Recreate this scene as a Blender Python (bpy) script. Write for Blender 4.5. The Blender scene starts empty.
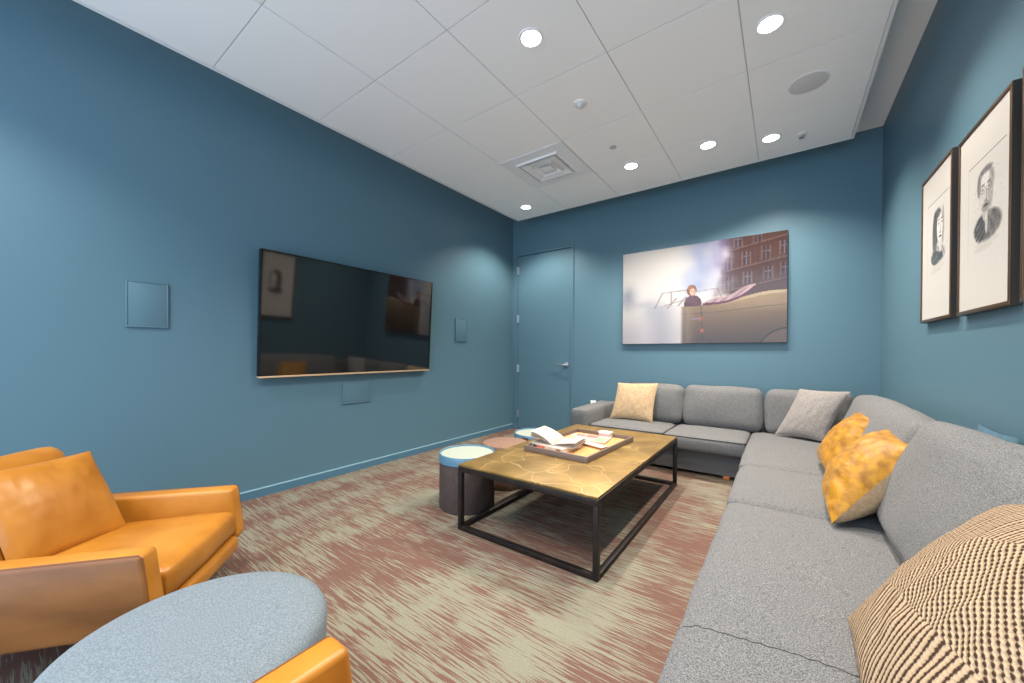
import bpy, bmesh, math, random
import numpy as np
from mathutils import Vector, Matrix, noise
C = bpy.context.scene.collection
SC = bpy.context.scene
PI = math.pi
random.seed(7)

# ------------------------------------------------------------------ camera, world, exposure
T_, RO_, PI_ = .6262, .0037, -.0075
f0 = Vector((-math.sin(T_), math.cos(T_), 0)); r0 = Vector((math.cos(T_), math.sin(T_), 0)); u0 = Vector((0, 0, 1))
fw = f0*math.cos(PI_)+u0*math.sin(PI_); up = u0*math.cos(PI_)-f0*math.sin(PI_)
rr = r0*math.cos(RO_)+up*math.sin(RO_); uu = up*math.cos(RO_)-r0*math.sin(RO_)
cd = bpy.data.cameras.new('camera'); cam = bpy.data.objects.new('camera', cd); C.objects.link(cam)
M = Matrix((rr, uu, -fw)).transposed().to_4x4(); M.translation = Vector((0, 0, 1.062)); cam.matrix_world = M
cd.sensor_width = 36; cd.lens = 36*376/1024; cd.shift_y = 14.34/1024; cd.clip_start = .02
SC.camera = cam
SC.view_settings.view_transform = 'Standard'; SC.view_settings.look = 'None'
SC.view_settings.gamma = 1; SC.view_settings.use_curve_mapping = False
SC.view_settings.exposure = 0.34
W = bpy.data.worlds.new('daylight'); SC.world = W; W.use_nodes = True
bg = W.node_tree.nodes['Background']; bg.inputs[0].default_value = (.63, .79, .98, 1); bg.inputs[1].default_value = 3.0
LAMP_W, LAMP_COL, LAMP_CONE = 104.0, (1, .90, .775), 126

# ------------------------------------------------------------------ helpers
def lin(r, g, b):
    f = lambda c: c/12.92 if c <= .04045 else ((c+.055)/1.055)**2.4
    return (f(r/255), f(g/255), f(b/255), 1)

def finish(o, label=None, cat=None, group=None, kind=None):
    if label: o['label'] = label
    if cat: o['category'] = cat
    if group: o['group'] = group
    if kind: o['kind'] = kind
    return o

def thing(name, label, cat, loc=(0, 0, 0), rz=0, group=None):
    o = bpy.data.objects.new(name, None); C.objects.link(o); o.empty_display_size = .1
    o.location = loc; o.rotation_euler = (0, 0, rz)
    return finish(o, label, cat, group)

def local(o):                       # parent's own frame (location + z rotation)
    return Matrix.Translation(o.location) @ Matrix.Rotation(o.rotation_euler.z, 4, 'Z')

def obj(name, bm, mat, parent=None, world=False, smooth=True, angle=40):
    """link a bmesh as ONE object; coordinates are the parent's, or the world's when world=True"""
    if parent is not None and world:
        A = Matrix.Identity(4)
        chain = []
        p = parent
        while p is not None: chain.append(p); p = p.parent
        for p in reversed(chain): A = A @ Matrix.Translation(p.location) @ Matrix.Rotation(p.rotation_euler.z, 4, 'Z')
        bm.transform(A.inverted())
    lo = [min(v.co[i] for v in bm.verts) for i in range(3)]; hi = [max(v.co[i] for v in bm.verts) for i in range(3)]
    c = Vector([(a+b)/2 for a, b in zip(lo, hi)])
    if parent is None: c.z = lo[2]
    bm.transform(Matrix.Translation(-c))
    bmesh.ops.recalc_face_normals(bm, faces=bm.faces) if not bm.loops.layers.uv.get('keep') else None
    me = bpy.data.meshes.new(name); bm.to_mesh(me); bm.free()
    for m in (mat if isinstance(mat, (list, tuple)) else [mat]): me.materials.append(m)
    o = bpy.data.objects.new(name, me); C.objects.link(o); o.location = c
    if parent is not None: o.parent = parent
    if smooth:
        me.shade_smooth()
        if angle:
            me.set_sharp_from_angle(angle=math.radians(angle))
    return o

def box(bm, x0, x1, y0, y1, z0, z1, bev=0, seg=2, mi=0):
    r = bmesh.ops.create_cube(bm, size=1)
    vs = r['verts']
    for v in vs: v.co = ((x0+x1)/2+v.co.x*(x1-x0), (y0+y1)/2+v.co.y*(y1-y0), (z0+z1)/2+v.co.z*(z1-z0))
    fs = list({f for v in vs for f in v.link_faces})
    for f in fs: f.material_index = mi
    if bev:
        es = list({e for v in vs for e in v.link_edges})
        bmesh.ops.bevel(bm, geom=es, offset=bev, segments=seg, profile=.5, affect='EDGES')
    return bm

def BM(): return bmesh.new()
def Box(x0, x1, y0, y1, z0, z1, bev=0, seg=2): return box(BM(), x0, x1, y0, y1, z0, z1, bev, seg)

def lathe(bm, prof, n=48, c=(0, 0), mi=0, cap=True):
    rings = []
    for r, z in prof:
        if r < 1e-5: rings.append([bm.verts.new((c[0], c[1], z))])
        else: rings.append([bm.verts.new((c[0]+r*math.cos(2*PI*i/n), c[1]+r*math.sin(2*PI*i/n), z)) for i in range(n)])
    for a, b in zip(rings, rings[1:]):
        for i in range(n):
            j = (i+1) % n
            q = [a[i % len(a)], a[j % len(a)], b[j % len(b)], b[i % len(b)]]
            q = [v for k, v in enumerate(q) if v not in q[:k]]
            if len(q) > 2: bm.faces.new(q).material_index = mi
    if cap:
        for rg in (rings[0], rings[-1]):
            if len(rg) > 2:
                try: bm.faces.new(rg).material_index = mi
                except ValueError: pass
    return bm

def tube(bm, pts, r, n=8, closed=False):
    pts = [Vector(p) for p in pts]; m = len(pts); rings = []
    for i, p in enumerate(pts):
        a = pts[(i-1) % m] if closed or i else pts[i]; b = pts[(i+1) % m] if closed or i < m-1 else pts[i]
        t = (b-a).normalized(); s = t.cross(Vector((0, 0, 1)))
        if s.length < .05: s = t.cross(Vector((0, 1, 0)))
        s.normalize(); w = t.cross(s)
        rings.append([bm.verts.new(p+(s*math.cos(2*PI*k/n)+w*math.sin(2*PI*k/n))*r) for k in range(n)])
    for i in range(m if closed else m-1):
        a, b = rings[i], rings[(i+1) % m]
        for k in range(n): bm.faces.new((a[k], a[(k+1) % n], b[(k+1) % n], b[k]))
    if not closed: bm.faces.new(rings[0]); bm.faces.new(rings[-1])
    return bm

def soft_box(sx, sy, sz, r=.04, crown=(0, 0, 0), wr=.004, seed=0, n=(14, 10, 6), freq=6.0):
    """upholstered cushion: rounded box about the origin, bulging along each axis by crown, gently wrinkled"""
    bm = BM(); h = Vector((sx/2, sy/2, sz/2)); V = {}
    def vert(i, j, k):
        key = (i, j, k)
        if key in V: return V[key]
        u = Vector((2*i/n[0]-1, 2*j/n[1]-1, 2*k/n[2]-1))
        u = Vector([math.copysign(abs(c)**.8, c) if abs(c) < 1 else c for c in u])
        p = Vector([u[a]*h[a] for a in range(3)])
        q = Vector([max(-(h[a]-r), min(h[a]-r, p[a])) for a in range(3)])
        d = p-q
        if d.length > 1e-9:
            d = d.normalized()*r
        p2 = q+d
        for a in range(3):
            b, c = (a+1) % 3, (a+2) % 3
            p2[a] += crown[a]*u[a]*(1-u[b]**2)*(1-u[c]**2)
        nn = noise.noise_vector(p2*freq+Vector((seed*7.1, seed*3.3, seed)))
        p2 += nn*wr
        V[key] = bm.verts.new(p2); return V[key]
    N = n
    for a in range(3):
        b, c = (a+1) % 3, (a+2) % 3
        for s in (0, N[a]):
            for i in range(N[b]):
                for j in range(N[c]):
                    q = []
                    for di, dj in ((0, 0), (1, 0), (1, 1), (0, 1)):
                        k = [0, 0, 0]; k[a] = s; k[b] = i+di; k[c] = j+dj; q.append(vert(*k))
                    bm.faces.new(q if s else q[::-1])
    return bm

def place(bm, loc, rx=0, ry=0, rz=0):
    bm.transform(Matrix.Translation(loc) @ Matrix.Rotation(rz, 4, 'Z') @ Matrix.Rotation(ry, 4, 'Y') @ Matrix.Rotation(rx, 4, 'X'))
    return bm

def rrect(cx, cy, hx, hy, r, z, n=5):
    out = []
    for qx, qy, a0 in ((1, 1, 0), (-1, 1, 90), (-1, -1, 180), (1, -1, 270)):
        for k in range(n+1):
            a = math.radians(a0+90*k/n); out.append(Vector((cx+qx*(hx-r)+r*math.cos(a), cy+qy*(hy-r)+r*math.sin(a), z)))
    return out

def pillow(BL, BR, TR, TL, thick, side=0, n=28, pull=.05, wr=.006, seed=1, sag=0.0, p=.5):
    """stuffed square pillow between four world corners; side 0 whole, +1 front skin, -1 back skin. UV = (u,v)"""
    bm = BM(); uvl = bm.loops.layers.uv.new('UVMap')
    BL, BR, TR, TL = map(Vector, (BL, BR, TR, TL))
    nrm = ((BR-BL).cross(TL-BL)).normalized()
    def P(u, v, s):
        a, b = 2*u-1, 2*v-1
        a2 = a*(1-pull*(1-b*b)); b2 = b*(1-pull*(1-a*a))
        uu_, vv_ = (a2+1)/2, (b2+1)/2
        q = BL*(1-uu_)*(1-vv_)+BR*uu_*(1-vv_)+TR*uu_*vv_+TL*(1-uu_)*vv_
        e = max(0, (1-a*a)*(1-b*b))**p
        w = noise.noise(Vector((a*2.2+seed*3, b*2.2, seed*1.7)))*.5+noise.noise(Vector((a*5+seed, b*5, s*3+seed)))*.5
        crease = noise.noise(Vector((a*9+seed*2, b*3, seed*5)))
        q = q+nrm*(s*(thick/2*e+wr*min(1, e*2)*(w+.6*crease)))
        q.z -= sag*e
        return q
    for s in ((1, -1) if side == 0 else (side,)):
        g = [[bm.verts.new(P(i/n, j/n, s)) for j in range(n+1)] for i in range(n+1)]
        for i in range(n):
            for j in range(n):
                ids = [(i, j), (i+1, j), (i+1, j+1), (i, j+1)]
                if s < 0: ids = ids[::-1]
                f = bm.faces.new([g[a][b] for a, b in ids]); f.smooth = True
                for l, (a, b) in zip(f.loops, ids): l[uvl].uv = (a/n, b/n)
    if side == 0: bmesh.ops.remove_doubles(bm, verts=bm.verts, dist=1e-5)
    return bm

# ------------------------------------------------------------------ materials
def mat(name, col, rough=.6, metal=0, spec=.5, bump=None, mix=None, coat=0, sheen=0, emit=None, coord='Object'):
    """bump=(scale, strength, distance, stretch); mix=(colour2, scale, lo, hi, stretch, detail)"""
    m = bpy.data.materials.new(name); m.use_nodes = True; nt = m.node_tree; b = nt.nodes['Principled BSDF']
    b.inputs['Base Color'].default_value = col; b.inputs['Roughness'].default_value = rough
    b.inputs['Metallic'].default_value = metal; b.inputs['Specular IOR Level'].default_value = spec
    b.inputs['Coat Weight'].default_value = coat; b.inputs['Sheen Weight'].default_value = sheen
    tc = nt.nodes.new('ShaderNodeTexCoord')
    def nz(scale, stretch, detail):
        mp = nt.nodes.new('ShaderNodeMapping'); mp.inputs['Scale'].default_value = stretch or (1, 1, 1)
        nt.links.new(tc.outputs[coord], mp.inputs[0])
        t = nt.nodes.new('ShaderNodeTexNoise'); t.inputs['Scale'].default_value = scale; t.inputs['Detail'].default_value = detail
        nt.links.new(mp.outputs[0], t.inputs[0]); return t
    if mix:
        c2, sc, lo, hi = mix[:4]
        t = nz(sc, mix[4] if len(mix) > 4 else None, mix[5] if len(mix) > 5 else 3)
        rp = nt.nodes.new('ShaderNodeValToRGB'); rp.color_ramp.elements[0].position = lo; rp.color_ramp.elements[1].position = hi
        rp.color_ramp.elements[0].color = col; rp.color_ramp.elements[1].color = c2
        nt.links.new(t.outputs[0], rp.inputs[0]); nt.links.new(rp.outputs[0], b.inputs['Base Color'])
    if bump:
        t = nz(bump[0], bump[3] if len(bump) > 3 else None, 3)
        bp = nt.nodes.new('ShaderNodeBump'); bp.inputs['Strength'].default_value = bump[1]; bp.inputs['Distance'].default_value = bump[2]
        nt.links.new(t.outputs[0], bp.inputs['Height']); nt.links.new(bp.outputs[0], b.inputs['Normal'])
    if emit:
        b.inputs['Emission Color'].default_value = emit[0]; b.inputs['Emission Strength'].default_value = emit[1]
    return m

WALL = lin(85, 117, 132)
M_wall = mat('blue_wall_paint', WALL, .42, spec=.35, bump=(180, .08, .002))
M_door = mat('blue_door_paint', WALL, .32, spec=.5)
M_base = mat('blue_vinyl_base', lin(74, 114, 136), .3, spec=.6)
M_basehi = mat('base_top_highlight', lin(140, 174, 188), .4)  # highlight on the baseboard's top edge, painted as a paler blue
M_ceil = mat('white_ceiling_tile', lin(243, 242, 240), .9, spec=.1, bump=(120, .06, .002))
M_grid = mat('grey_ceiling_reveal', lin(196, 196, 196), .7)
M_white = mat('white_enamel', lin(232, 232, 232), .45)
M_lens = mat('lamp_lens', (1, 1, 1, 1), .5, emit=((1, .97, .92, 1), 14))
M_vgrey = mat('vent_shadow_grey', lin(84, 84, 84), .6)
M_gcap = mat('grey_cap', lin(176, 176, 176), .6)
M_spk = mat('speaker_mesh', lin(208, 206, 204), .8, bump=(900, .4, .002))
M_black = mat('black_iron', lin(44, 42, 44), .45, metal=.6, mix=(lin(62, 52, 46), 9, .4, .7))
M_brass = mat('brass_patina', lin(120, 95, 50), .42, metal=.4, spec=.5, mix=(lin(162, 130, 74), 4, .35, .7, None, 8), bump=(6, .12, .005))
def veins(m):                       # fine pale scratches across the patina
    nt = m.node_tree; b = nt.nodes['Principled BSDF']; src = b.inputs['Base Color'].links[0].from_socket
    tc = nt.nodes.new('ShaderNodeTexCoord'); n = nt.nodes.new('ShaderNodeTexNoise'); n.inputs['Scale'].default_value = 3
    ad = nt.nodes.new('ShaderNodeVectorMath'); ad.operation = 'MULTIPLY_ADD'; ad.inputs[1].default_value = (.35, .35, .35)
    v = nt.nodes.new('ShaderNodeTexVoronoi'); v.feature = 'DISTANCE_TO_EDGE'; v.inputs['Scale'].default_value = 4.5
    nt.links.new(tc.outputs['Object'], n.inputs[0]); nt.links.new(n.outputs['Color'], ad.inputs[0]); nt.links.new(tc.outputs['Object'], ad.inputs[2]); nt.links.new(ad.outputs[0], v.inputs[0])
    r = nt.nodes.new('ShaderNodeValToRGB'); r.color_ramp.elements[0].color = (.55, .55, .55, 1); r.color_ramp.elements[1].color = (0, 0, 0, 1); r.color_ramp.elements[1].position = .022
    mx = nt.nodes.new('ShaderNodeMixRGB'); mx.inputs[2].default_value = lin(206, 178, 122)
    nt.links.new(v.outputs['Distance'], r.inputs[0]); nt.links.new(r.outputs[0], mx.inputs[0]); nt.links.new(src, mx.inputs[1]); nt.links.new(mx.outputs[0], b.inputs['Base Color'])
veins(M_brass)
M_steel = mat('brushed_steel', lin(200, 204, 208), .28, metal=.95)
M_tvscr = mat('tv_screen', lin(16, 16, 16), .05, spec=.8)
M_tvfr = mat('tv_bezel', lin(26, 26, 27), .35, metal=.5)
M_gold = mat('tv_gold_strip', lin(240, 206, 166), .35, metal=.6)
M_sofa = mat('grey_sofa_fabric', lin(82, 83, 85), .95, spec=.12, sheen=.08, mix=(lin(138, 138, 138), 300, .38, .66, (1, 1, 1), 4), bump=(420, .5, .004))
M_pipe = mat('dark_grey_piping', lin(62, 62, 64), .9)
M_foot = mat('orange_wood', lin(196, 116, 60), .5)
M_leather = mat('tan_leather', lin(164, 103, 27), .36, spec=.5, mix=(lin(192, 130, 48), 5, .35, .72, None, 5), bump=(55, .12, .004))
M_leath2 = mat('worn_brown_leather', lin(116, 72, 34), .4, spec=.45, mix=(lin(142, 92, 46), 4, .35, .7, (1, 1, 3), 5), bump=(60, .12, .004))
M_welt = mat('leather_welt', lin(120, 70, 28), .5)
M_wood = mat('dark_walnut', lin(84, 56, 38), .45, mix=(lin(60, 38, 26), 14, .4, .6, (8, 1, 1)))
M_otto = mat('blue_grey_felt', lin(98, 109, 117), .95, spec=.15, sheen=.06, mix=(lin(128, 138, 144), 260, .36, .68, None, 4), bump=(300, .35, .003))
M_st_dark = mat('charcoal_stool', lin(66, 58, 58), .8, mix=(lin(92, 78, 72), 160, .4, .65), bump=(200, .4, .003))
M_st_brown = mat('brown_stool', lin(124, 96, 80), .8, mix=(lin(144, 114, 96), 140, .4, .65), bump=(200, .4, .003))
M_st_rim = mat('pale_blue_lacquer', lin(84, 124, 148), .35)
M_st_top = mat('cream_lacquer', lin(170, 178, 164), .4)
M_tray = mat('oak_tray', lin(206, 164, 106), .5, mix=(lin(180, 136, 84), 10, .4, .65, (10, 1, 1)))
M_trayrim = mat('grey_brown_rim', lin(112, 96, 88), .5)
M_paper = mat('white_paper', lin(196, 186, 174), .7, mix=(lin(208, 160, 146), 9, .5, .75))
M_page = mat('page_block', lin(232, 222, 204), .8, bump=(400, .4, .002, (1, 1, 20)))
M_red = mat('red_print', lin(206, 96, 84), .6)
M_dark = mat('dark_print', lin(60, 56, 58), .6)
M_brown = mat('brown_card', lin(150, 98, 52), .6)
M_green = mat('mint_print', lin(140, 190, 128), .6)
M_pink = mat('pink_print', lin(206, 112, 110), .6)
M_yellow = mat('yellow_print', lin(214, 182, 96), .6)
M_beige = mat('beige_linen', lin(176, 148, 114), .9, sheen=.1, mix=(lin(192, 166, 132), 60, .4, .65), bump=(240, .4, .003))
M_lgrey = mat('pale_grey_weave', lin(124, 118, 115), .95, sheen=.06, mix=(lin(158, 152, 148), 150, .4, .62, (1, 3, 1), 4), bump=(260, .6, .004))
M_velvet = mat('mustard_velvet', lin(134, 88, 3), .5, sheen=.1, spec=.3, mix=(lin(184, 130, 12), 26, .34, .7, (1, .5, 1), 6), bump=(20, .6, .014, (1, .5, 1)))
M_blue = mat('blue_cushion', lin(58, 100, 122), .9, sheen=.1, bump=(200, .3, .003))
M_frame = mat('bronze_frame', lin(96, 72, 50), .35, metal=.6)
M_frside = mat('dark_frame_side', lin(48, 42, 38), .5)
M_outlet = mat('white_plastic', lin(236, 236, 232), .4)

def carpet():
    m = mat('streaked_carpet', lin(120, 80, 66), .97, spec=.1); nt = m.node_tree; L = nt.links; b = nt.nodes['Principled BSDF']
    tc = nt.nodes.new('ShaderNodeTexCoord')
    def nz(sx, sy, det, rough=.5):
        mp = nt.nodes.new('ShaderNodeMapping'); mp.inputs['Scale'].default_value = (sx, sy, 1)
        L.new(tc.outputs['Object'], mp.inputs[0])
        t = nt.nodes.new('ShaderNodeTexNoise'); t.inputs['Scale'].default_value = 1; t.inputs['Detail'].default_value = det; t.inputs['Roughness'].default_value = rough
        L.new(mp.outputs[0], t.inputs[0]); return t.outputs[0]
    def math_(op, a, c):
        n = nt.nodes.new('ShaderNodeMath'); n.operation = op
        for i, v in enumerate((a, c)):
            if isinstance(v, (int, float)): n.inputs[i].default_value = v
            else: L.new(v, n.inputs[i])
        return n.outputs[0]
    streak = nz(5.0, 125, 3, .62); big = nz(2.7, .9, 2); band = nz(1.6, 9, 1)
    fac = math_('ADD', math_('ADD', math_('MULTIPLY', streak, 1.05), math_('MULTIPLY', big, .58)), math_('MULTIPLY', band, .26))
    rp = nt.nodes.new('ShaderNodeValToRGB'); e = rp.color_ramp.elements
    e[0].position = .94; e[0].color = lin(110, 83, 74); e[1].position = .995; e[1].color = lin(132, 130, 114)
    L.new(fac, rp.inputs[0])
    fine = nz(260, 260, 2)
    hs = nt.nodes.new('ShaderNodeMixRGB'); hs.blend_type = 'OVERLAY'; hs.inputs[0].default_value = .45
    L.new(rp.outputs[0], hs.inputs[1]); L.new(fine, hs.inputs[2]); L.new(hs.outputs[0], b.inputs['Base Color'])
    bp = nt.nodes.new('ShaderNodeBump'); bp.inputs['Strength'].default_value = .5; bp.inputs['Distance'].default_value = .004
    L.new(fine, bp.inputs['Height']); L.new(bp.outputs[0], b.inputs['Normal'])
    return m

def knit():
    """cream and brown knit: three patches with rows running in different directions"""
    m = mat('patchwork_knit', lin(214, 184, 150), .95, spec=.1); nt = m.node_tree; L = nt.links; b = nt.nodes['Principled BSDF']
    uv = nt.nodes.new('ShaderNodeUVMap'); uv.uv_map = 'UVMap'
    sp = nt.nodes.new('ShaderNodeSeparateXYZ'); L.new(uv.outputs[0], sp.inputs[0])
    def ma(op, *a):
        n = nt.nodes.new('ShaderNodeMath'); n.operation = op
        for i, v in enumerate(a):
            if isinstance(v, (int, float)): n.inputs[i].default_value = v
            else: L.new(v, n.inputs[i])
        return n.outputs[0]
    U, V = sp.outputs[0], sp.outputs[1]
    nzt = nt.nodes.new('ShaderNodeTexNoise'); nzt.inputs['Scale'].default_value = 90; nzt.inputs['Detail'].default_value = 2; L.new(uv.outputs[0], nzt.inputs[0])
    nlow = nt.nodes.new('ShaderNodeTexNoise'); nlow.inputs['Scale'].default_value = 4; L.new(uv.outputs[0], nlow.inputs[0])
    jit = ma('ADD', ma('MULTIPLY', ma('SUBTRACT', nzt.outputs[0], .5), 2.4), ma('MULTIPLY', nlow.outputs[0], .8))
    def rows(a, c, k):
        return ma('SINE', ma('ADD', ma('MULTIPLY', ma('ADD', ma('MULTIPLY', U, a), ma('MULTIPLY', V, c)), k), jit))
    A = rows(1, .12, 215); A2 = rows(.12, -1, 420)
    B = rows(.62, .78, 330); B2 = rows(.78, -.62, 330)
    D = rows(1, .05, 330); D2 = rows(.05, -1, 400)
    pa = ma('ADD', A, ma('MULTIPLY', A2, .15)); pb = ma('ADD', B, ma('MULTIPLY', B2, .45)); pd = ma('ADD', D, ma('MULTIPLY', D2, .3))
    mA = ma('MULTIPLY', ma('LESS_THAN', ma('ADD', V, ma('MULTIPLY', U, -.15)), .30), ma('GREATER_THAN', ma('SUBTRACT', U, ma('MULTIPLY', V, .55)), .10))
    mD = ma('GREATER_THAN', ma('SUBTRACT', V, ma('MULTIPLY', U, .45)), .52)
    val = ma('ADD', ma('MULTIPLY', pb, ma('SUBTRACT', 1.0, mA)), ma('MULTIPLY', pa, mA))
    val = ma('ADD', ma('MULTIPLY', val, ma('SUBTRACT', 1.0, mD)), ma('MULTIPLY', pd, mD))
    rp = nt.nodes.new('ShaderNodeValToRGB'); e = rp.color_ramp.elements
    e[0].position = .22; e[0].color = lin(66, 50, 40); e[1].position = .52; e[1].color = lin(184, 160, 132)
    L.new(ma('MULTIPLY_ADD', val, .35, .5), rp.inputs[0]); L.new(rp.outputs[0], b.inputs['Base Color'])
    bp = nt.nodes.new('ShaderNodeBump'); bp.inputs['Strength'].default_value = .6; bp.inputs['Distance'].default_value = .003
    L.new(val, bp.inputs['Height']); L.new(bp.outputs[0], b.inputs['Normal'])
    return m

def printed(name, rough=.3, spec=.5, coat=0):
    m = mat(name, (1, 1, 1, 1), rough, spec=spec, coat=coat); nt = m.node_tree
    a = nt.nodes.new('ShaderNodeVertexColor'); a.layer_name = 'ink'
    nt.links.new(a.outputs[0], nt.nodes['Principled BSDF'].inputs['Base Color']); return m

def print_sheet(img, w, h):
    """flat sheet in the x-z plane facing -y, one vertex per dot of ink (img: H x W x 3, sRGB 0..255, row 0 on top)"""
    H, Wd = img.shape[:2]; c = img/255.; c = np.where(c <= .04045, c/12.92, ((c+.055)/1.055)**2.4)
    bm = BM(); col = bm.verts.layers.float_color.new('ink')
    g = []
    for j in range(H):
        row = []
        for i in range(Wd):
            v = bm.verts.new((w*(i/(Wd-1)-.5), 0, h*(.5-j/(H-1)))); v[col] = (*c[j, i], 1); row.append(v)
        g.append(row)
    for j in range(H-1):
        for i in range(Wd-1): bm.faces.new((g[j][i], g[j+1][i], g[j+1][i+1], g[j][i+1]))
    return bm

# ------------------------------------------------------------------ the room
XW, YB, XR, ZU, ZC, YF = -3.115, 4.32, .65, 2.95, 2.793, -1.3
def struct(name, bm, m, parent=None, **k):
    o = obj(name, bm, m, parent, smooth=False, **k); o['kind'] = 'structure'; return o
struct('floor', Box(XW-.1, XR+.1, YF, YB+.1, -.06, 0), carpet())
struct('wall_left', Box(XW-.1, XW, YF, YB+.1, 0, ZU), M_wall)
# back wall with the door opening cut out
DX0, DX1, DZ = -3.03, -2.19, 2.41
bm = BM(); box(bm, DX1+.03, XR+.1, YB, YB+.1, 0, ZU); box(bm, XW, DX0-.03, YB, YB+.1, 0, ZU); box(bm, DX0-.03, DX1+.03, YB, YB+.1, DZ+.03, ZU)
struct('wall_back', bm, M_wall)
struct('wall_right', Box(XR, XR+.1, YF, YB, 0, ZU), M_wall)
struct('trim_1', Box(XW-.1, XR+.1, YF, YB+.1, ZU, ZU+.06), M_ceil)             # upper ceiling seen beyond the hung one
# hung tile ceiling: slab, tiles with thin reveals, bright edge angle
XP0, XP1, YP = -2.839, .435, 4.045; GX, GY, TT = -2.1204, .7955, .6417
ce = struct('ceiling', Box(XP0, XP1, YF, YP, ZC+.006, ZC+.07), M_grid)
bm = BM(); g = .003
xs = [XP0]+[GX+i*TT for i in range(0, 4)]+[XP1-.012]; ys = [YF]+[GY+j*TT for j in range(-3, 5)]+[YP-.012]
for i in range(len(xs)-1):
    for j in range(len(ys)-1):
        box(bm, xs[i]+(.018 if i == 0 else g), xs[i+1]-g, ys[j]+g, ys[j+1]-g, ZC, ZC+.012)
t = struct('ceiling_tiles', bm, M_ceil); t.parent = ce; t.location -= ce.location
bm = BM(); box(bm, XP0-.004, XP0+.014, YF, YP+.004, ZC-.003, ZC+.075); box(bm, XP1-.012, XP1+.006, YF, YP+.004, ZC-.003, ZC+.075); box(bm, XP0+.014, XP1-.012, YP-.012, YP+.004, ZC-.003, ZC+.075)
t = struct('ceiling_edge', bm, M_white); t.parent = ce; t.location -= ce.location
# baseboards
def baseboard(name, x0, x1, y0, y1):
    o = struct(name, Box(x0, x1, y0, y1, 0, .056), M_base)
    c = struct('cap', Box(x0-o.location.x, x1-o.location.x, y0-o.location.y, y1-o.location.y, .0561, .064, .002), M_basehi, o); return o  # added strip, its pale colour stands in for light caught along the top
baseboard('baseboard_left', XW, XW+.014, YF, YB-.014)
bm = BM(); box(bm, XW, DX0-.03, YB-.014, YB, 0, .062, .004); box(bm, DX1+.045, XR, YB-.014, YB, 0, .062, .004)
struct('baseboard_back', bm, M_base)
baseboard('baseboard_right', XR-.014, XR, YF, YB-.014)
# door, frame, hinges, lever
bm = BM()
box(bm, DX0-.03, DX0, YB-.012, YB+.08, 0, DZ+.03, .003); box(bm, DX1, DX1+.03, YB-.012, YB+.08, 0, DZ+.03, .003); box(bm, DX0, DX1, YB-.012, YB+.08, DZ, DZ+.03, .003)
box(bm, DX0, DX0+.02, YB+.05, YB+.08, 0, DZ); box(bm, DX1-.02, DX1, YB+.05, YB+.08, 0, DZ); box(bm, DX0+.02, DX1-.02, YB+.05, YB+.08, DZ-.02, DZ); box(bm, DX0+.02, DX1-.02, YB+.05, YB+.08, 0, .012)
struct('trim_2', bm, M_door)
dr = struct('door_1', Box(DX0+.004, DX1-.004, YB+.004, YB+.048, .008, DZ-.005, .002), M_door)
for z in (.22, .85, 1.54, 2.21):
    bm = BM(); lathe(bm, [(.008, z-.055), (.008, z+.055)], 12, (DX0+.006, YB-.008)); box(bm, DX0+.006, DX0+.03, YB-.003, YB+.002, z-.05, z+.05)
    o = obj('hinge', bm, M_steel, dr, world=True)
hz, hx = .915, DX1-.075
bm = lathe(BM(), [(.034, 0), (.034, .008), (.03, .014), (.014, .016), (.012, .05)], 28); place(bm, (hx, YB+.002, hz), rx=PI/2)
hd = obj('door_handle', bm, M_steel, dr, world=True)
tube(bm2 := BM(), [(hx, YB-.048, hz), (hx-.02, YB-.052, hz), (hx-.07, YB-.052, hz+.002), (hx-.125, YB-.05, hz+.004)], .0095, 12)
obj('lever', bm2, M_steel, hd, world=True) if False else obj('lever', bm2, M_steel, dr, world=True)
for o in list(dr.children): o['kind'] = 'structure'

# ------------------------------------------------------------------ ceiling fittings
def downlight(x, y, label, on=True):
    t = thing('recessed_downlight', label, 'ceiling light', (x, y, ZC), 0, 'recessed ceiling lights')
    bm = lathe(BM(), [(.052, .004), (.054, -.004), (.066, -.006), (.07, -.003), (.07, .004)], 40, cap=False); obj('trim_ring', bm, M_white, t)
    obj('lens', lathe(BM(), [(0, -.002), (.053, -.002), (.053, .003), (0, .003)], 32, cap=False), M_lens, t)
    ld = bpy.data.lights.new('lamp_beam', 'SPOT'); ld.energy = LAMP_W; ld.color = LAMP_COL; ld.spot_size = math.radians(LAMP_CONE); ld.spot_blend = .6; ld.shadow_soft_size = .05
    lo = bpy.data.objects.new('lamp_beam', ld); C.objects.link(lo); lo.parent = t; lo.location = (0, 0, -.02)
    return t
for x, y, l in (
    (-1.139, 1.742, 'large round recessed downlight nearest the camera, at the top middle of the photo'),
    (-.072, 2.398, 'round recessed downlight between the round ceiling speaker and the top edge of the photo'),
    (-1.157, 3.464, 'glaring recessed downlight to the right of the square air diffuser'),
    (-.523, 3.486, 'small recessed downlight, left one of the two side by side above the car picture'),
    (-.097, 3.665, 'small recessed downlight, right one of the two side by side, next to a sprinkler head'),
    (-2.49, 3.714, 'smallest recessed downlight in the back left corner above the door')):
    downlight(x, y, l)
for x, y in ((-2.3, -.45), (-1.14, .05), (-.07, .55)):
    downlight(x, y, 'recessed downlight in the ceiling behind the camera')
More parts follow.
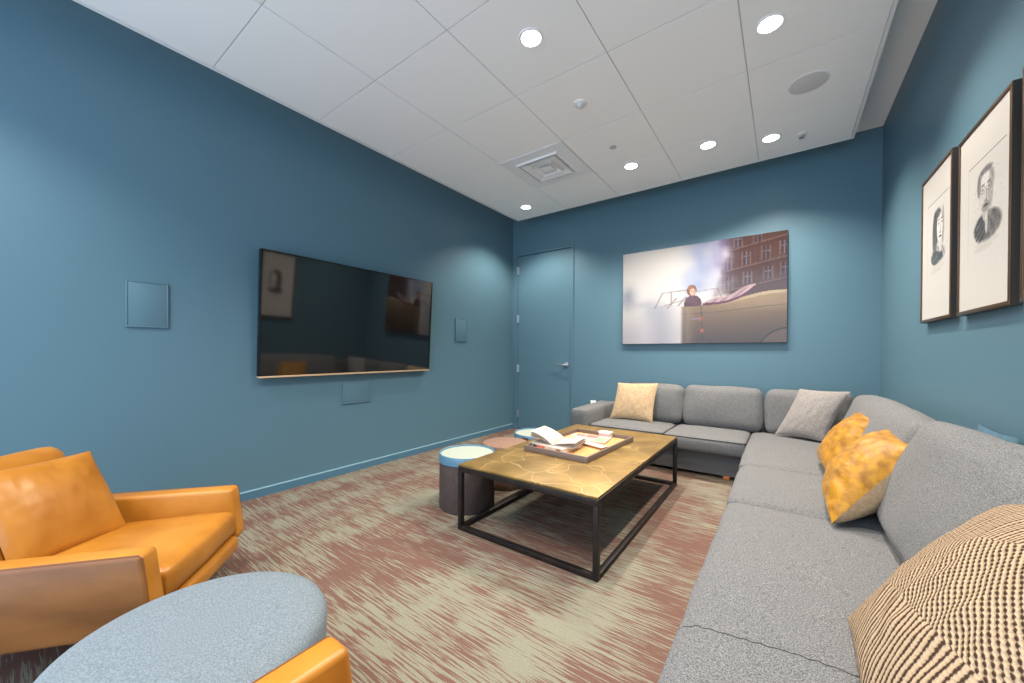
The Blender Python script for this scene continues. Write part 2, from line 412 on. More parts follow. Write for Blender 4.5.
# four-way air diffuser filling one tile
dx, dy = GX+.5*TT, GY+3.5*TT; hh = TT/2-.006
vt = thing('air_diffuser', 'white square four-way air diffuser filling one ceiling tile', 'air vent', (dx, dy, ZC))
def ring(bm, a, za, b, zb):
    va = [bm.verts.new((s*a, q*a, za)) for s, q in ((-1, -1), (1, -1), (1, 1), (-1, 1))]; vb = [bm.verts.new((s*b, q*b, zb)) for s, q in ((-1, -1), (1, -1), (1, 1), (-1, 1))]
    for i in range(4): bm.faces.new((va[i], va[(i+1) % 4], vb[(i+1) % 4], vb[i]))
bm = BM(); ring(bm, hh, -.001, hh, -.006); ring(bm, hh, -.006, .215, -.006); ring(bm, .215, -.006, .205, -.02); ring(bm, .205, -.02, .195, -.02); ring(bm, .195, -.02, .2, .01)
obj('face_plate', bm, M_white, vt, smooth=False)
for a, b, z in ((.178, .128, -.022), (.112, .075, -.026)):
    bm = BM(); ring(bm, a, z, b, .006); ring(bm, b, .006, b-.006, .006); ring(bm, b-.006, .006, a-.01, z); ring(bm, a-.01, z, a, z); obj('louvre', bm, M_white, vt, smooth=False)
bm = BM(); box(bm, -.06, .06, -.06, .06, -.024, -.018, .003); obj('centre_plate', bm, M_white, vt)
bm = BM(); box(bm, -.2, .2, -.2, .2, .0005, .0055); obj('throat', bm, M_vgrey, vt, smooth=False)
# round speaker, detectors, sprinkler
t = thing('ceiling_speaker', 'round grey mesh speaker flush in the ceiling', 'speaker', (.113, 3.06, ZC))
obj('grille', lathe(BM(), [(0, -.006), (.085, -.006), (.1, -.002), (.1, .004), (0, .004)], 48), M_spk, t)
obj('rim', lathe(BM(), [(.1, .003), (.101, -.004), (.108, -.003), (.109, .003)], 48, cap=False), M_white, t)
t = thing('occupancy_sensor', 'small white dome sensor on the tile left of the middle of the ceiling', 'sensor', (-1.156, 2.39, ZC))
obj('base', lathe(BM(), [(0, .003), (.045, .003), (.045, -.006), (.04, -.01), (0, -.01)], 32), M_white, t)
obj('dome', lathe(BM(), [(.024, -.009), (.022, -.022), (.012, -.032), (0, -.034)], 24), M_spk, t)
t = finish(obj('smoke_detector', lathe(BM(), [(0, 0), (.028, 0), (.028, -.004), (.024, -.007), (0, -.007)], 28), M_gcap), 'small flat grey round detector in the ceiling beside the air diffuser', 'detector')
t.location = (-1.175, 3.06, ZC-.0068)
t = thing('sprinkler_head', 'small white sprinkler head with dark tip near the back edge of the ceiling', 'sprinkler', (.1, 3.74, ZC))
obj('escutcheon', lathe(BM(), [(0, .003), (.036, .003), (.034, -.006), (.018, -.012), (0, -.012)], 28), M_white, t)
bm = BM(); lathe(bm, [(.008, -.011), (.008, -.026), (.02, -.028), (.02, -.031), (0, -.031)], 16); obj('deflector', bm, M_steel, t)

# ------------------------------------------------------------------ left wall
ty0, ty1, tz0, tz1, tx = 1.120, 2.716, .877, 1.803, -3.050
tv = thing('television', 'big black flat screen television mounted on the left wall', 'television', (XW, (ty0+ty1)/2, tz0))
obj('housing', Box(tx-.045, tx-.0215, ty0+.002, ty1-.002, tz0+.012, tz1-.002, .004), M_tvfr, tv, world=True)
bm = BM(); ny, nz_ = 36, 24; ya, yb, za, zb = ty0+.005, ty1-.005, tz0+.012, tz1-.005
gr = [[bm.verts.new((tx-.0005-.007*(1-(2*i/ny-1)**2)*1.0-.008*(1-(2*j/nz_-1)**2), ya+(yb-ya)*i/ny, za+(zb-za)*j/nz_)) for j in range(nz_+1)] for i in range(ny+1)]
for i in range(ny):
    for j in range(nz_): bm.faces.new((gr[i][j], gr[i+1][j], gr[i+1][j+1], gr[i][j+1]))
obj('screen', bm, M_tvscr, tv, world=True, angle=0)
bm = BM(); box(bm, tx-.045, tx+.002, ty0, ty0+.005, tz0+.012, tz1, .001); box(bm, tx-.045, tx+.002, ty1-.005, ty1, tz0+.012, tz1, .001); box(bm, tx-.045, tx+.002, ty0+.005, ty1-.005, tz1-.005, tz1, .001)
obj('bezel', bm, M_tvfr, tv, world=True)
obj('bottom_strip', Box(tx-.045, tx+.003, ty0, ty1, tz0, tz0+.013, .002), M_gold, tv, world=True)
obj('wall_bracket', Box(XW+.0005, tx-.044, ty0+.5, ty1-.5, tz0+.3, tz1-.3, .004), M_black, tv, world=True)
tv.rotation_euler.y = math.radians(3.2)
def wall_speaker(y0, y1, z0, z1, label):
    t = thing('wall_speaker', label, 'speaker', (XW, (y0+y1)/2, z0), 0, 'painted in-wall speakers around the television')
    bm = BM(); w = .007
    for a in ((y0, y1, z0, z0+w), (y0, y1, z1-w, z1), (y0, y0+w, z0+w, z1-w), (y1-w, y1, z0+w, z1-w)): box(bm, XW, XW+.012, *a, .002)
    obj('frame', bm, M_door, t, world=True)
    obj('grille', Box(XW, XW+.009, y0+w, y1-w, z0+w, z1-w, .001), M_wall, t, world=True)
wall_speaker(.457, .644, 1.208, 1.482, 'square blue painted speaker panel left of the television')
wall_speaker(3.168, 3.357, 1.197, 1.469, 'square blue painted speaker panel right of the television, by the corner')
wall_speaker(1.783, 2.057, .61, .80, 'wide blue painted speaker panel below the television')

# ------------------------------------------------------------------ back wall picture and outlet
def car_image(Wd=300, H=190):
    V, U = np.mgrid[0:H, 0:Wd]; U = U/(Wd-1); V = 1-V/(H-1); rs = np.random.RandomState(3)
    def blur(a, k):
        for ax in (0, 1):
            b = a.copy()
            for s in range(1, k+1): b = b+np.roll(a, s, ax)+np.roll(a, -s, ax)
            a = b/(2*k+1)
        return a
    n1 = blur(blur(rs.rand(H, Wd), 9), 9); n1 = (n1-n1.min())/(n1.max()-n1.min()); n2 = blur(rs.rand(H, Wd), 3); n2 = (n2-n2.min())/(n2.max()-n2.min())
    E0 = lambda U, V, u, v, a, b: ((U-u)/a)**2+((V-v)/b)**2
    S = lambda x, a, b: np.clip((x-a)/(b-a), 0, 1)**2*(3-2*np.clip((x-a)/(b-a), 0, 1))
    im = np.zeros((H, Wd, 3)); im[:] = (240, 236, 233)
    def lay(a, c): im[:] = im*(1-a[..., None])+np.array(c, float)*a[..., None]
    lay(S(.45-V, 0, .4)*.55, (205, 196, 204))
    lay(np.exp(-((U-.04)/.055)**2-((V-.50)/.12)**2)*.8*(.6+.6*n2).clip(0, 1), (140, 148, 170))
    lay(np.exp(-((U-.16)/.09)**2-((V-.42)/.04)**2)*.5, (190, 182, 190))
    # building, its storeys falling away in perspective
    bl = S(U+.20*(n1-.5)+.06*(V-.7), .60, .74)*S(V, .36, .44); lay(bl, (90, 66, 66)); lay(bl*S(U, .7, 1)*.35, (96, 66, 56))
    per = V-.26*(U-.68)
    for h in (.50, .69, .88):
        lay(bl*np.exp(-((per-h+.018)/.008)**2)*.6, (72, 54, 56)); lay(bl*np.exp(-((per-h)/.008)**2)*.55, (146, 116, 106))
    for u, v in ((.687, .763), (.79, .795), (.893, .825), (.985, .855), (.693, .573), (.798, .605), (.904, .638), (.99, .66), (.745, .965), (.85, .99)):
        wx = np.abs(U-u) < .017; wz = np.abs(V-v) < .06
        lay((wx & wz)*bl*.7, (74, 62, 72)); lay(((np.abs(U-u) < .0028) | (np.abs(V-v-.015) < .005))*(wx & wz)*bl*.55, (150, 146, 164)); lay(((np.abs(np.abs(U-u)-.022) < .004) & wz)*bl*.55, (148, 120, 110))
    lay(bl*(n2 > .58)*.3, (78, 56, 54)); lay(bl*(np.sin(U*260) > .2)*.10, (60, 44, 44))
    # smoke drifting up from the engine
    lay(np.exp(-((U-.53-.10*(V-.7))/.105)**2)*S(V, .42, .62)*(.45+.8*n1).clip(0, 1)*.9, (140, 156, 200))
    lay(np.exp(-((U-.64)/.065)**2-((V-.88)/.22)**2)*(.3+n1).clip(0, 1)*.85, (150, 142, 188)); lay(np.exp(-((U-.47)/.05)**2-((V-.62)/.12)**2)*.6, (196, 208, 236))
    # car body
    top = .375+.10*S(U, .55, .95)+.004*(U < .55)
    body = S(U, .40, .43)*(V < top); t = (V/.45).clip(0, 1)
    c = np.stack([78+86*t, 56+78*t, 40+58*t], -1); im[:] = im*(1-body[..., None])+c*body[..., None]
    lay((np.abs(V-top+.014) < .014)*S(U, .57, .9)*.9, (214, 192, 156)); lay(body*S(V, .27, .36)*S(U, .55, .9)*.35, (196, 172, 136))
    lay((np.abs(V-.300-.04*S(U, .55, 1)) < .005)*body*.5, (92, 72, 58))
    lay(np.exp(-((U-.45)/.035)**2)*body*.4, (176, 156, 134)); lay(body*(n2-.45).clip(0, 1)*.3, (84, 62, 48))
    lay((np.abs(U-.536-.03*(.3-V)) < .0028)*body*(V < .36)*.8, (72, 52, 42))
    for u, v in ((.530, .245), (.540, .126)): lay((E0(U, V, u, v, .011, .018) < 1)*.95, (196, 92, 62))
    lay((np.abs(V-.246) < .006)*(U > .478)*(U < .522)*1., (150, 140, 160))
    rr_ = np.sqrt(((U-1.01)/.155)**2+((V+.10)/.23)**2); lay((np.abs(rr_-1) < .03)*(V < .2)*1., (52, 34, 28)); lay((rr_ < .97)*(V < .2)*.5, (128, 100, 86))
    # bonnet lost in fog, windscreen, folded roof, driver
    lay(S(.42-U, 0, .22)*(V < .40)*S(U, .14, .34)*.75, (150, 150, 166)); lay(S(.34-V, 0, .3)*S(.42-U, 0, .4)*.35, (196, 192, 206)); lay(np.exp(-((U-.22)/.08)**2-((V-.34)/.12)**2)*.55, (178, 180, 192))
    for a, b, w in (((.235, .38), (.285, .53), .005), ((.285, .53), (.46, .545), .006), ((.30, .40), (.42, .44), .005), ((.655, .449), (.628, .535), .005), ((.51, .52), (.628, .535), .004), ((.345, .40), (.345, .53), .004), ((.39, .39), (.44, .47), .008), ((.32, .37), (.38, .47), .006)):
        p = np.array(a); d = np.array(b)-p; q = ((U-p[0])*d[0]+(V-p[1])*d[1])/(d@d); q = q.clip(0, 1)
        lay((np.hypot(U-p[0]-q*d[0], V-p[1]-q*d[1]) < w)*.55, (140, 118, 118))
    k = ((U-.54)/.295).clip(0, 1); cx = (U > .54)*(U < .84)
    lo = .375+.135*k**3.2; hi = .39+.15*k**.95+.015*np.sin(k*9)
    lay(cx*(V > lo)*(V < hi), (168, 136, 148)); lay(cx*(V > lo)*(V < hi)*(np.sin((V-.4*k)*95) > .2)*.65, (216, 192, 196)); lay(cx*(V > lo)*(V < lo+.022), (104, 44, 58)); lay(cx*(V > hi-.012)*(V < hi)*.8, (206, 166, 158))
    lay((E0(U, V, .482, .40, .055, .085) < 1)*(V > .375)*1., (88, 52, 62)); lay((E0(U, V, .482, .40, .055, .085) < 1)*(V > .375)*(n2 > .5)*.6, (122, 76, 84))
    lay((E0(U, V, .475, .535, .031, .057) < 1)*1., (134, 84, 56)); lay((E0(U, V, .470, .56, .022, .026) < 1)*.7, (176, 122, 84)); lay((E0(U, V, .482, .518, .018, .037) < 1)*1., (230, 192, 164))
    for u in (.476, .489): lay((E0(U, V, u, .526, .0035, .006) < 1)*.9, (80, 50, 46))
    lay((E0(U, V, .483, .497, .007, .004) < 1)*.8, (176, 92, 86)); lay((E0(U, V, .493, .515, .007, .03) < 1)*.4, (190, 140, 112))
    return im.clip(0, 255)*.72
px0, px1, pz0, pz1 = -1.516, .022, 1.169, 2.203
t = thing('car_picture', 'wide unframed photograph print of a driver in an open vintage car amid smoke', 'picture', ((px0+px1)/2, YB, pz0))
obj('backing', Box(px0, px1, YB-.04, YB-.002, pz0, pz1, .001), M_frside, t, world=True)
bm = print_sheet(car_image(), px1-px0-.004, pz1-pz0-.004); place(bm, ((px0+px1)/2, YB-.0412, (pz0+pz1)/2))
obj('print', bm, printed('glossy_print', .12, .5), t, world=True)
t = thing('wall_outlet', 'small white outlet plate on the back wall just above the sofa arm', 'outlet', (-1.89, YB, .40))
obj('plate', Box(-1.925, -1.853, YB-.007, YB, .37, .485, .003), M_outlet, t, world=True)
obj('socket', Box(-1.905, -1.873, YB-.009, YB-.006, .385, .465, .002), M_white, t, world=True)

# ------------------------------------------------------------------ framed portraits on the right wall
def portrait(kind, Wd=150, H=236):
    """loose ink portrait on cream paper"""
    V, U = np.mgrid[0:H, 0:Wd]; U = U/(Wd-1); V = 1-V/(H-1); rs = np.random.RandomState(5+kind)
    im = np.zeros((H, Wd, 3)); im[:] = (206, 200, 193)
    def lay(a, c): im[:] = im*(1-a[..., None])+np.array(c, float)*a[..., None]
    def noise2(k):
        q = rs.rand(H, Wd)
        for ax in (0, 1):
            b_ = q.copy()
            for s_ in range(1, k+1): b_ = b_+np.roll(q, s_, ax)+np.roll(q, -s_, ax)
            q = b_/(2*k+1)
        return (q-q.min())/(q.max()-q.min())
    g = noise2(1); g3 = noise2(3)
    E = lambda u, v, a, b: ((U-u)/a)**2+((V-v)/b)**2
    soft = lambda u, v, a, b, k=1.: np.clip((1-E(u, v, a, b))*3*k, 0, 1)
    ink, mid, pale = (58, 54, 54), (112, 106, 104), (176, 168, 162)
    lay((np.abs(V-.80) < .0035)*(U > .20)*(U < .93), (92, 86, 80)); lay((np.abs(U-.20) < .005)*(V > .28)*(V < .80)*.55, (150, 142, 136))
    if kind == 0:       # long straight hair down one side, patterned top
        lay(soft(.57, .62, .16, .13)*.9*(.5+.5*g3), mid); lay(soft(.47, .57, .095, .17)*.95*(.55+.45*g), ink); lay(soft(.74, .60, .05, .14)*.7*(.4+.6*g), mid)
        lay(soft(.635, .60, .10, .105, 2), (222, 214, 206)); lay(soft(.56, .70, .12, .035)*.8*(.5+.5*g), ink)
        lay(soft(.58, .42, .27, .065)*(.35+.65*(np.sin(U*90+V*120) > -.2))*.75, mid); lay(soft(.50, .405, .17, .05)*(.4+.6*g3), ink); lay(soft(.66, .475, .045, .05)*.9, (206, 198, 190)); lay(soft(.66, .405, .10, .03)*.8, ink)
        ey, ex, dy = .625, (.60, .70), .0
    else:               # high forehead, swept hair, spectacles, dark jacket
        lay(soft(.56, .655, .185, .095)*.75*(.4+.6*g3), mid); lay(soft(.565, .605, .15, .115, 2)*.95, (200, 192, 185)); lay(soft(.56, .66, .10, .05)*.8, (220, 212, 204))
        lay(soft(.66, .60, .055, .10)*.55*(.4+.6*g), mid); lay(soft(.43, .66, .04, .07)*.7, mid); lay(soft(.57, .725, .14, .02)*.6*(.3+.7*g), ink)
        lay(soft(.60, .425, .29, .085)*.95*(.45+.55*g3), ink); lay(soft(.46, .42, .13, .075)*(.3+.7*(np.sin(U*60-V*160) > 0))*.9, ink); lay(soft(.56, .50, .06, .05)*.9, (186, 178, 170)); lay(soft(.585, .44, .03, .06)*.8, (206, 198, 190)); lay(soft(.57, .53, .09, .03)*.55, mid)
        ey, ex = .625, (.51, .63)
        for s_ in ex: lay((np.abs(np.sqrt(E(s_, ey, .05, .018))-1) < .16)*.5, mid)
    for s_ in ex:
        lay(soft(s_, ey, .028, .008, 2)*.7, mid); lay(soft(s_, ey+.026, .045, .007)*.7, mid)
    m_ = sum(ex)/2
    lay(soft(m_+.015, ey-.04, .014, .04)*.5, mid); lay(soft(m_, ey-.062, .035, .008)*.6, mid); lay(soft(m_, ey-.09, .05, .007, 2)*.85, ink)
    lay((rs.rand(H, Wd) > .965)*(E(.6, .55, .3, .2) < 1)*.5, mid); lay(soft(.58, .34, .26, .022)*.4*(.4+.6*g3), pale); lay(soft(.52, .315, .2, .015)*.35, pale)
    return im
def framed(y0, y1, z0, z1, kind, label):
    t = thing('framed_portrait', label, 'framed print', (XR, (y0+y1)/2, z0), 0, 'framed ink portraits on the right wall')
    fx = XR-.030; w = .016
    bm = BM()
    for a in ((y0, y1, z0, z0+w), (y0, y1, z1-w, z1), (y0, y0+w, z0+w, z1-w), (y1-w, y1, z0+w, z1-w)): box(bm, fx, fx+.004, *a, .001)
    obj('frame_face', bm, M_frame, t, world=True)
    bm = BM()
    for a in ((y0, y1, z0, z0+.012), (y0, y1, z1-.012, z1), (y0, y0+.012, z0+.012, z1-.012), (y1-.012, y1, z0+.012, z1-.012)): box(bm, fx+.004, XR-.0005, *a)
    obj('frame_side', bm, M_frside, t, world=True, smooth=False)
    bm = print_sheet(portrait(kind), y1-y0-2*w, z1-z0-2*w); place(bm, (fx+.004, (y0+y1)/2, (z0+z1)/2), rz=-PI/2)
    obj('print', bm, M_port, t, world=True)
M_port = printed('portrait_print', .25, .4)
framed(2.594, 3.065, 1.235, 2.015, 0, 'framed ink portrait of a long-haired person, farthest along the right wall')
framed(2.03, 2.514, 1.232, 1.992, 1, 'framed ink portrait of a person in round glasses, nearer on the right wall')
framed(1.48, 1.962, 1.232, 1.992, 0, 'framed print at the right edge of the photo, only its edge in view')

# ------------------------------------------------------------------ sectional sofa
so = thing('sectional_sofa', 'large L-shaped grey fabric sectional sofa along the back and right walls', 'sofa', (-.1, 3.2, 0))
def part(name, bm, m, p=so, **k): return obj(name, bm, m, p, world=True, **k)
SZ = .36
def near_seam():
    from mathutils.bvhtree import BVHTree
    o = [c for c in so.children if c.name.startswith('seat_cushion')][-1]; off = Vector(so.location)+Vector(o.location)
    tmp = BM(); tmp.from_mesh(o.data); tree = BVHTree.FromBMesh(tmp); pts = []
    for k in range(41):
        x = -.2205+.6*k/40; y = 1.055+.04*(x+.22)+.003*math.sin(9*k)
        h = tree.ray_cast(Vector((x, y, 2))-off, Vector((0, 0, -1)))[0]
        if h: pts.append(h+off+Vector((0, 0, .0006)))
    tmp.free(); finish(part('seam', tube(BM(), pts, .0011, 6), M_pipe), 'dark seam across the near seat')
def seat(x0, x1, y0, y1, seed, crown=.02, piped=True):
    th = .135
    bm = soft_box(x1-x0, y1-y0, th, .035, (.008, .008, crown), .005, seed, (max(8, int((x1-x0)/.05)), max(8, int((y1-y0)/.05)), 6))
    place(bm, ((x0+x1)/2, (y0+y1)/2, SZ-th/2-.004)); o = part('seat_cushion', bm, M_sofa)
    if not piped: return
    bm = BM()
    for z in (SZ-.017, SZ-th+.013): tube(bm, rrect((x0+x1)/2, (y0+y1)/2, (x1-x0)/2-.003, (y1-y0)/2-.003, .032, z), .0045, 6, True)
    obj('piping', bm, M_pipe, o, world=True) if False else part('piping', bm, M_pipe, o)
seat(-1.60, -.875, 3.52, 4.10, 1); seat(-.872, -.238, 3.50, 4.10, 2); seat(-.234, .40, 2.835, 4.10, 3, .014, False)
seat(-.225, .40, 2.11, 2.832, 4, .02, False); seat(-.22, .40, .53, 2.107, 5, .028, False)
near_seam()
bm = BM(); box(bm, -1.615, -.13, 3.62, 4.22, .026, .222, .012); part('base', bm, M_sofa)
bm = BM(); box(bm, -.125, .52, .56, 4.22, .026, .222, .012); part('base', bm, M_sofa)
part('arm', place(soft_box(.19, .78, .44, .03, (.004, .004, .008), .003, 9, (8, 14, 10)), (-1.70, 3.90, .27)), M_sofa)
part('back_frame', Box(-1.795, .62, 4.2, 4.285, .05, .50, .025, 3), M_sofa)
part('back_frame', Box(.545, .625, .54, 4.198, .05, .70, .025, 3), M_sofa)
def back(x, y, w, rz, seed, h=.42, z0=.345, tilt=-9, th=.17, crown=.03, top=.012):
    bm = soft_box(w, th, h, .06, (.008, crown, top), .014, seed, (max(10, int(w/.04)), 7, 14), 4.5)
    place(bm, (0, 0, h/2), rx=math.radians(tilt)); place(bm, (x, y, z0), rz=rz); part('back_cushion', bm, M_sofa)
back(-1.10, 4.115, .56, 0, 11, .39); back(-.478, 4.115, .66, 0, 12, .395); back(.165, 4.115, .60, 0, 13, .395)
back(.44, 2.93, 1.52, -PI/2, 14, .435, tilt=-18, top=.02); back(.445, 1.41, 1.52, -PI/2, 15, .46, tilt=-19, top=.03, crown=.02)
for x, y in ((-1.56, 3.68), (-.385, 3.637), (-.06, .62), (-.06, 2.2), (.46, .62), (-1.56, 4.16), (.46, 4.16)):
    part('foot', Box(x-.025, x+.025, y-.025, y+.025, 0, .03, .004), M_foot)

# ------------------------------------------------------------------ cushions lying on the sofa
def cushion(name, label, corners, th, m, **k):
    return finish(obj(name, pillow(*corners, th, **k), m), label, 'pillow', 'throw pillows on the sofa')
cushion('throw_pillow', 'plain beige square pillow leaning beside the sofa arm', ((-1.50, 3.86, .375), (-1.06, 3.86, .375), (-1.04, 3.99, .76), (-1.46, 3.99, .745)), .13, M_beige, seed=2)
cushion('throw_pillow', 'pale grey woven pillow in the corner of the sofa', ((-.06, 3.92, .375), (.26, 3.80, .375), (.42, 3.88, .775), (.11, 4.0, .77)), .12, M_lgrey, seed=3)
def two_tone(label, c, th, seed):
    loc = sum((Vector(p) for p in c), Vector())/4; loc.z = min(p[2] for p in c)
    t = thing('throw_pillow', label, 'pillow', loc, 0, 'throw pillows on the sofa')
    finish(obj('velvet_front', pillow(*c, th, 1, seed=seed, wr=.014), M_velvet, t, world=True), 'mustard velvet front')
    finish(obj('linen_back', pillow(*c, th*1.15, -1, seed=seed+1), M_beige, t, world=True), 'beige linen back')
two_tone('mustard velvet pillow behind the other mustard one, nearer the sofa corner', ((.18, 3.10, .39), (.20, 2.66, .39), (.415, 2.78, .71), (.41, 3.20, .705)), .17, 4)
two_tone('mustard velvet pillow in front, its beige back showing towards the camera', ((.168, 2.43, .39), (.158, 1.96, .385), (.435, 2.13, .69), (.43, 2.47, .72)), .21, 7)
cushion('knit_pillow', 'large cream and brown patchwork knit pillow in the near right corner of the photo', ((.135, 1.27, .395), (.12, .76, .385), (.43, .82, .82), (.445, 1.39, .745)), .14, knit(), n=40, seed=9, wr=.006, p=.62, pull=.03)
cushion('throw_pillow', 'blue cushion fallen behind the sofa back against the right wall', ((.632, 2.36, .45), (.632, 1.96, .45), (.634, 2.00, .785), (.634, 2.32, .785)), .028, M_blue, seed=5)

# ------------------------------------------------------------------ coffee table with its tray
x0, x1, y0, y1, zt = -1.583, -.69, 1.638, 3.23, .394; b = .028
tb = thing('coffee_table', 'low rectangular coffee table with brass top and black iron frame', 'table', ((x0+x1)/2, (y0+y1)/2, 0))
tp = lambda n, bm, m, **k: obj(n, bm, m, tb, world=True, **k)
tp('tabletop', Box(x0+.004, x1-.004, y0+.004, y1-.004, zt-.012, zt, .0015), M_brass)
bm = BM()
for a in ((x0, x1, y0, y0+b), (x0, x1, y1-b, y1), (x0, x0+b, y0+b, y1-b), (x1-b, x1, y0+b, y1-b)): box(bm, *a, zt-.045, zt-.0125, .002)
tp('top_rail', bm, M_black)
for x in (x0, x1-b):
    for y in (y0, y1-b): tp('leg', Box(x, x+b, y, y+b, .0, zt-.045, .002), M_black)
for a in ((x0+b, x1-b, y0, y0+b), (x0+b, x1-b, y1-b, y1), (x0, x0+b, y0+b, y1-b), (x1-b, x1, y0+b, y1-b)): tp('floor_rail', Box(*a, 0, .028, .002), M_black)
tr = thing('serving_tray', 'rectangular oak tray with dark rim on the coffee table', 'tray', (-1.18, 2.49, zt), math.radians(-3))
hw, hl = .24, .37
obj('tray_bottom', Box(-hw+.01, hw-.01, -hl+.01, hl-.01, .0005, .012), M_tray, tr)
bm = BM()
for a in ((-hw, hw, -hl, -hl+.012), (-hw, hw, hl-.012, hl), (-hw, -hw+.012, -hl+.012, hl-.012), (hw-.012, hw, -hl+.012, hl-.012)): box(bm, *a, .0005, .038, .0015)
obj('tray_rim', bm, M_trayrim, tr)
# things in the tray, in the tray's own directions
A = local(tr)
def intray(name, label, cat, x, y, z, rz=0):
    p = A @ Vector((x, y, z)); return thing(name, label, cat, p, tr.rotation_euler.z+rz)
ZB = .0125
t = intray('paperback_book', 'thick book at the front of the tray with red and dark spine blocks', 'book', -.085, -.19, ZB, math.radians(-4))
obj('page_block', Box(-.13, .13, -.11, .10, .003, .027), M_page, t, smooth=False)
bm = BM(); box(bm, -.133, .133, -.113, .103, 0, .003, .001); box(bm, -.133, .133, -.113, .103, .027, .030, .001); box(bm, -.133, .133, -.116, -.112, 0, .030, .001); obj('cover', bm, M_paper, t)
for xa, xb, m in ((-.125, -.09, M_dark), (-.085, -.055, M_red), (-.05, -.02, M_red), (.075, .11, M_brown)):
    obj('spine_label', Box(xa, xb, -.1178, -.1158, .007, .024), m, t, smooth=False)
t = intray('open_book', 'white open book with pages fanned up, lying on the thick book in the tray', 'book', -.09, -.17, ZB+.0305, math.radians(8))
def sheet(bm, ang, ln, w, sx, lift=0.0, thk=.0012):
    n = 8; pts = []
    for i in range(n+1):
        s = i/n; a = ang*(1-.55*s); pts.append((sx*ln*s*math.cos(a), max(.0008, ln*(math.sin(ang)*s-.35*math.sin(ang)*s*s))+lift))
    g0 = [[bm.verts.new((x, y, z+dz)) for x, z in pts] for y in (-w/2, w/2) for dz in (0, thk)]
    for i in range(n):
        for p, q in ((0, 2), (1, 3), (0, 1), (2, 3)): bm.faces.new((g0[p][i], g0[p][i+1], g0[q][i+1], g0[q][i]))
    for k in (0, n): bm.faces.new((g0[0][k], g0[1][k], g0[3][k], g0[2][k]))
bm = BM()
for k in range(7): sheet(bm, math.radians(4+6*k), .17, .22, -1 if k > 2 else 1, .001+.0014*k)
place(bm, (0, 0, 0)); obj('pages', bm, M_paper, t, angle=60)
obj('cover', Box(-.165, .165, -.112, .112, 0, .002, .0005), M_paper, t)
t = intray('magazine', 'colourful pink and green magazine lying open at the back of the tray', 'magazine', -.03, .17, ZB, math.radians(10))
bm = BM(); box(bm, -.15, .15, -.105, .105, 0, .014, .002); obj('pages', bm, M_paper, t)
for a, m in (((-.14, -.05, -.09, -.02), M_yellow), ((-.03, .06, .0, .09), M_pink), ((.06, .14, -.09, .04), M_green), ((-.11, -.04, .02, .08), M_pink)):
    obj('printed_picture', Box(*a, .0141, .0149), m, t, smooth=False)
t = intray('slim_booklet', 'slim white booklet with a brown edge beside the magazine in the tray', 'booklet', .10, -.01, ZB, math.radians(-14))
obj('cover', Box(-.10, .10, -.035, .035, .012, .017, .001), M_paper, t); obj('edge', Box(-.098, .098, -.034, .034, 0, .012, .001), M_brown, t)
t = intray('card_box', 'small white card box at the back edge of the tray', 'box', .04, .318, ZB, 0)
obj('body', Box(-.045, .045, -.03, .03, 0, .035, .002), M_paper, t); obj('lid', Box(-.047, .047, -.032, .032, .035, .046, .002), M_white, t)

# ------------------------------------------------------------------ three round stools beside the table
def stool(x, y, R, zs, label, body, rim=None, tab=False):
    t = thing('round_stool', label, 'stool', (x, y, 0), 0, 'round stools beside the coffee table')
    if rim:
        obj('body', lathe(BM(), [(0, 0), (R-.008, 0), (R-.002, .012), (R-.004, .30), (R-.012, .308), (0, .308)], 56), body, t)
        obj('rim', lathe(BM(), [(R-.012, .309), (R, .309), (R+.001, .36), (R-.003, .366), (R-.009, .364), (R-.012, .352)], 56, cap=False), rim, t)
        obj('top', lathe(BM(), [(0, .356), (R-.0125, .356), (R-.0125, .309), (0, .309)], 56), M_st_top, t)
        if tab: obj('pull_tab', place(Box(-.03, .03, -.004, .004, 0, .035, .002), (.02, -R-.004, .315)), M_wood, t)
    else:
        obj('body', lathe(BM(), [(0, 0), (R-.02, 0), (R-.004, .02), (R, .06), (R, .34), (R-.006, .352), (R-.02, .358), (0, .360)], 56), body, t)
    for c in t.children: c.location.z *= zs; c.scale.z = zs
    return t
stool(-1.795, 1.95, .195, 1.02, 'charcoal round stool with pale blue rim and cream top, nearest of the three', M_st_dark, M_st_rim)
stool(-1.835, 2.45, .19, .95, 'plain brown round stool, middle of the three by the table', M_st_brown)
stool(-1.80, 2.85, .19, .97, 'round stool with cream top and pale blue rim, farthest of the three, nearest the door', M_st_dark, M_st_rim, True)

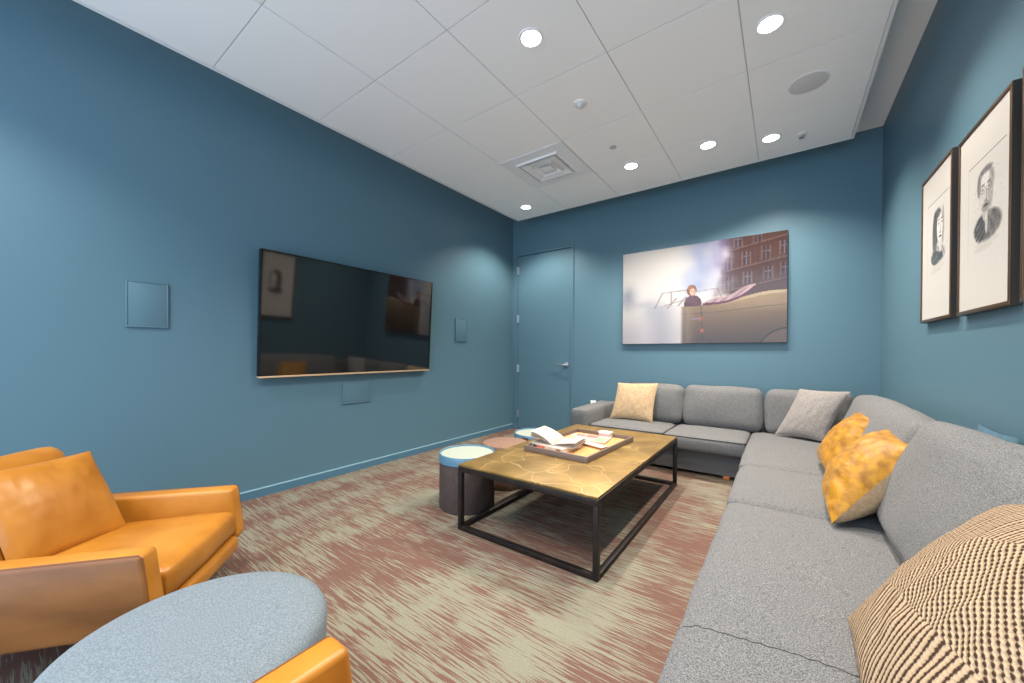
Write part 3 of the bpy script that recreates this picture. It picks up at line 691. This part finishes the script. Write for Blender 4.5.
# ------------------------------------------------------------------ leather armchairs
def prism(pts, x0, x1, bev, seg=3):
    bm = BM(); a = [bm.verts.new((x0, y, z)) for y, z in pts]; c = [bm.verts.new((x1, y, z)) for y, z in pts]; n = len(pts)
    bm.faces.new(a); bm.faces.new(c[::-1])
    for i in range(n): bm.faces.new((a[i], a[(i+1) % n], c[(i+1) % n], c[i]))
    bmesh.ops.recalc_face_normals(bm, faces=bm.faces)
    bmesh.ops.bevel(bm, geom=list(bm.edges), offset=bev, segments=seg, profile=.5, affect='EDGES'); return bm
def make_chair(label, loc, rz):
    t = thing('leather_armchair', label, 'armchair', loc, rz, 'tan leather armchairs')
    prof = [(0, .42), (.03, .20), (.0, .165), (-.72, .165), (-.76, .30), (-.74, .42)]
    for s in (-1, 1):
        xa, xb = sorted((s*.335, s*.255))
        bm = prism(prof, xa, xb, .016)
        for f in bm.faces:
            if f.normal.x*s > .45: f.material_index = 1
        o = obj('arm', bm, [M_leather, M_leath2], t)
        bm = tube(BM(), [(s*.327, y, z) for y, z in ((-.73, .417), (-.4, .417), (-.012, .417), (-.001, .407), (.022, .21))], .0028, 6); obj('welt', bm, M_welt, t)
    bm = soft_box(.505, .60, .115, .028, (.004, .008, .022), .004, 21, (14, 16, 7)); place(bm, (0, -.275, .262), rx=math.radians(2)); obj('seat_cushion', bm, M_leather, t)
    bm = BM(); box(bm, -.256, .256, -.70, .035, .138, .208, .022, 4); obj('seat_rail', bm, M_leather, t)
    bm = soft_box(.50, .12, .46, .05, (.004, .015, .01), .003, 22, (12, 6, 10)); place(bm, (0, 0, .23), rx=math.radians(20)); place(bm, (0, -.585, .215)); obj('backrest', bm, M_leather, t)
    c = [(-.19, -.35, .305), (.165, -.455, .33), (.125, -.60, .65), (-.232, -.512, .638)]
    bm = pillow(*[Vector(p) for p in c], .11, seed=12, wr=.0035, pull=.03); obj('back_cushion', bm, M_leather, t)
    for sx in (-1, 1):
        for y in (-.26, -.62):
            bm = lathe(BM(), [(.012, 0), (.02, .17)], 16, (sx*.2, y)); obj('leg', bm, M_wood, t)
    return t
make_chair('tan leather armchair at the left edge with a loose back cushion', (-1.89, .487, 0), math.radians(-40))
make_chair('tan leather armchair at the bottom edge, only one arm in view', (-.505, .455, 0), 0)

# ------------------------------------------------------------------ ottoman between the chairs
t = thing('round_ottoman', 'round blue-grey felt ottoman between the two leather armchairs', 'ottoman', (-1.237, .315, 0))
R = .302
prof = [(0, .335), (.12, .334), (.22, .332), (R-.03, .327), (R-.01, .317), (R, .298), (R-.004, .2), (R-.03, .08), (R-.05, .05), (0, .05)]
obj('body', lathe(BM(), prof, 72), M_otto, t)
obj('plinth', lathe(BM(), [(0, 0), (.2, 0), (.2, .052), (0, .052)], 40), M_dark, t)
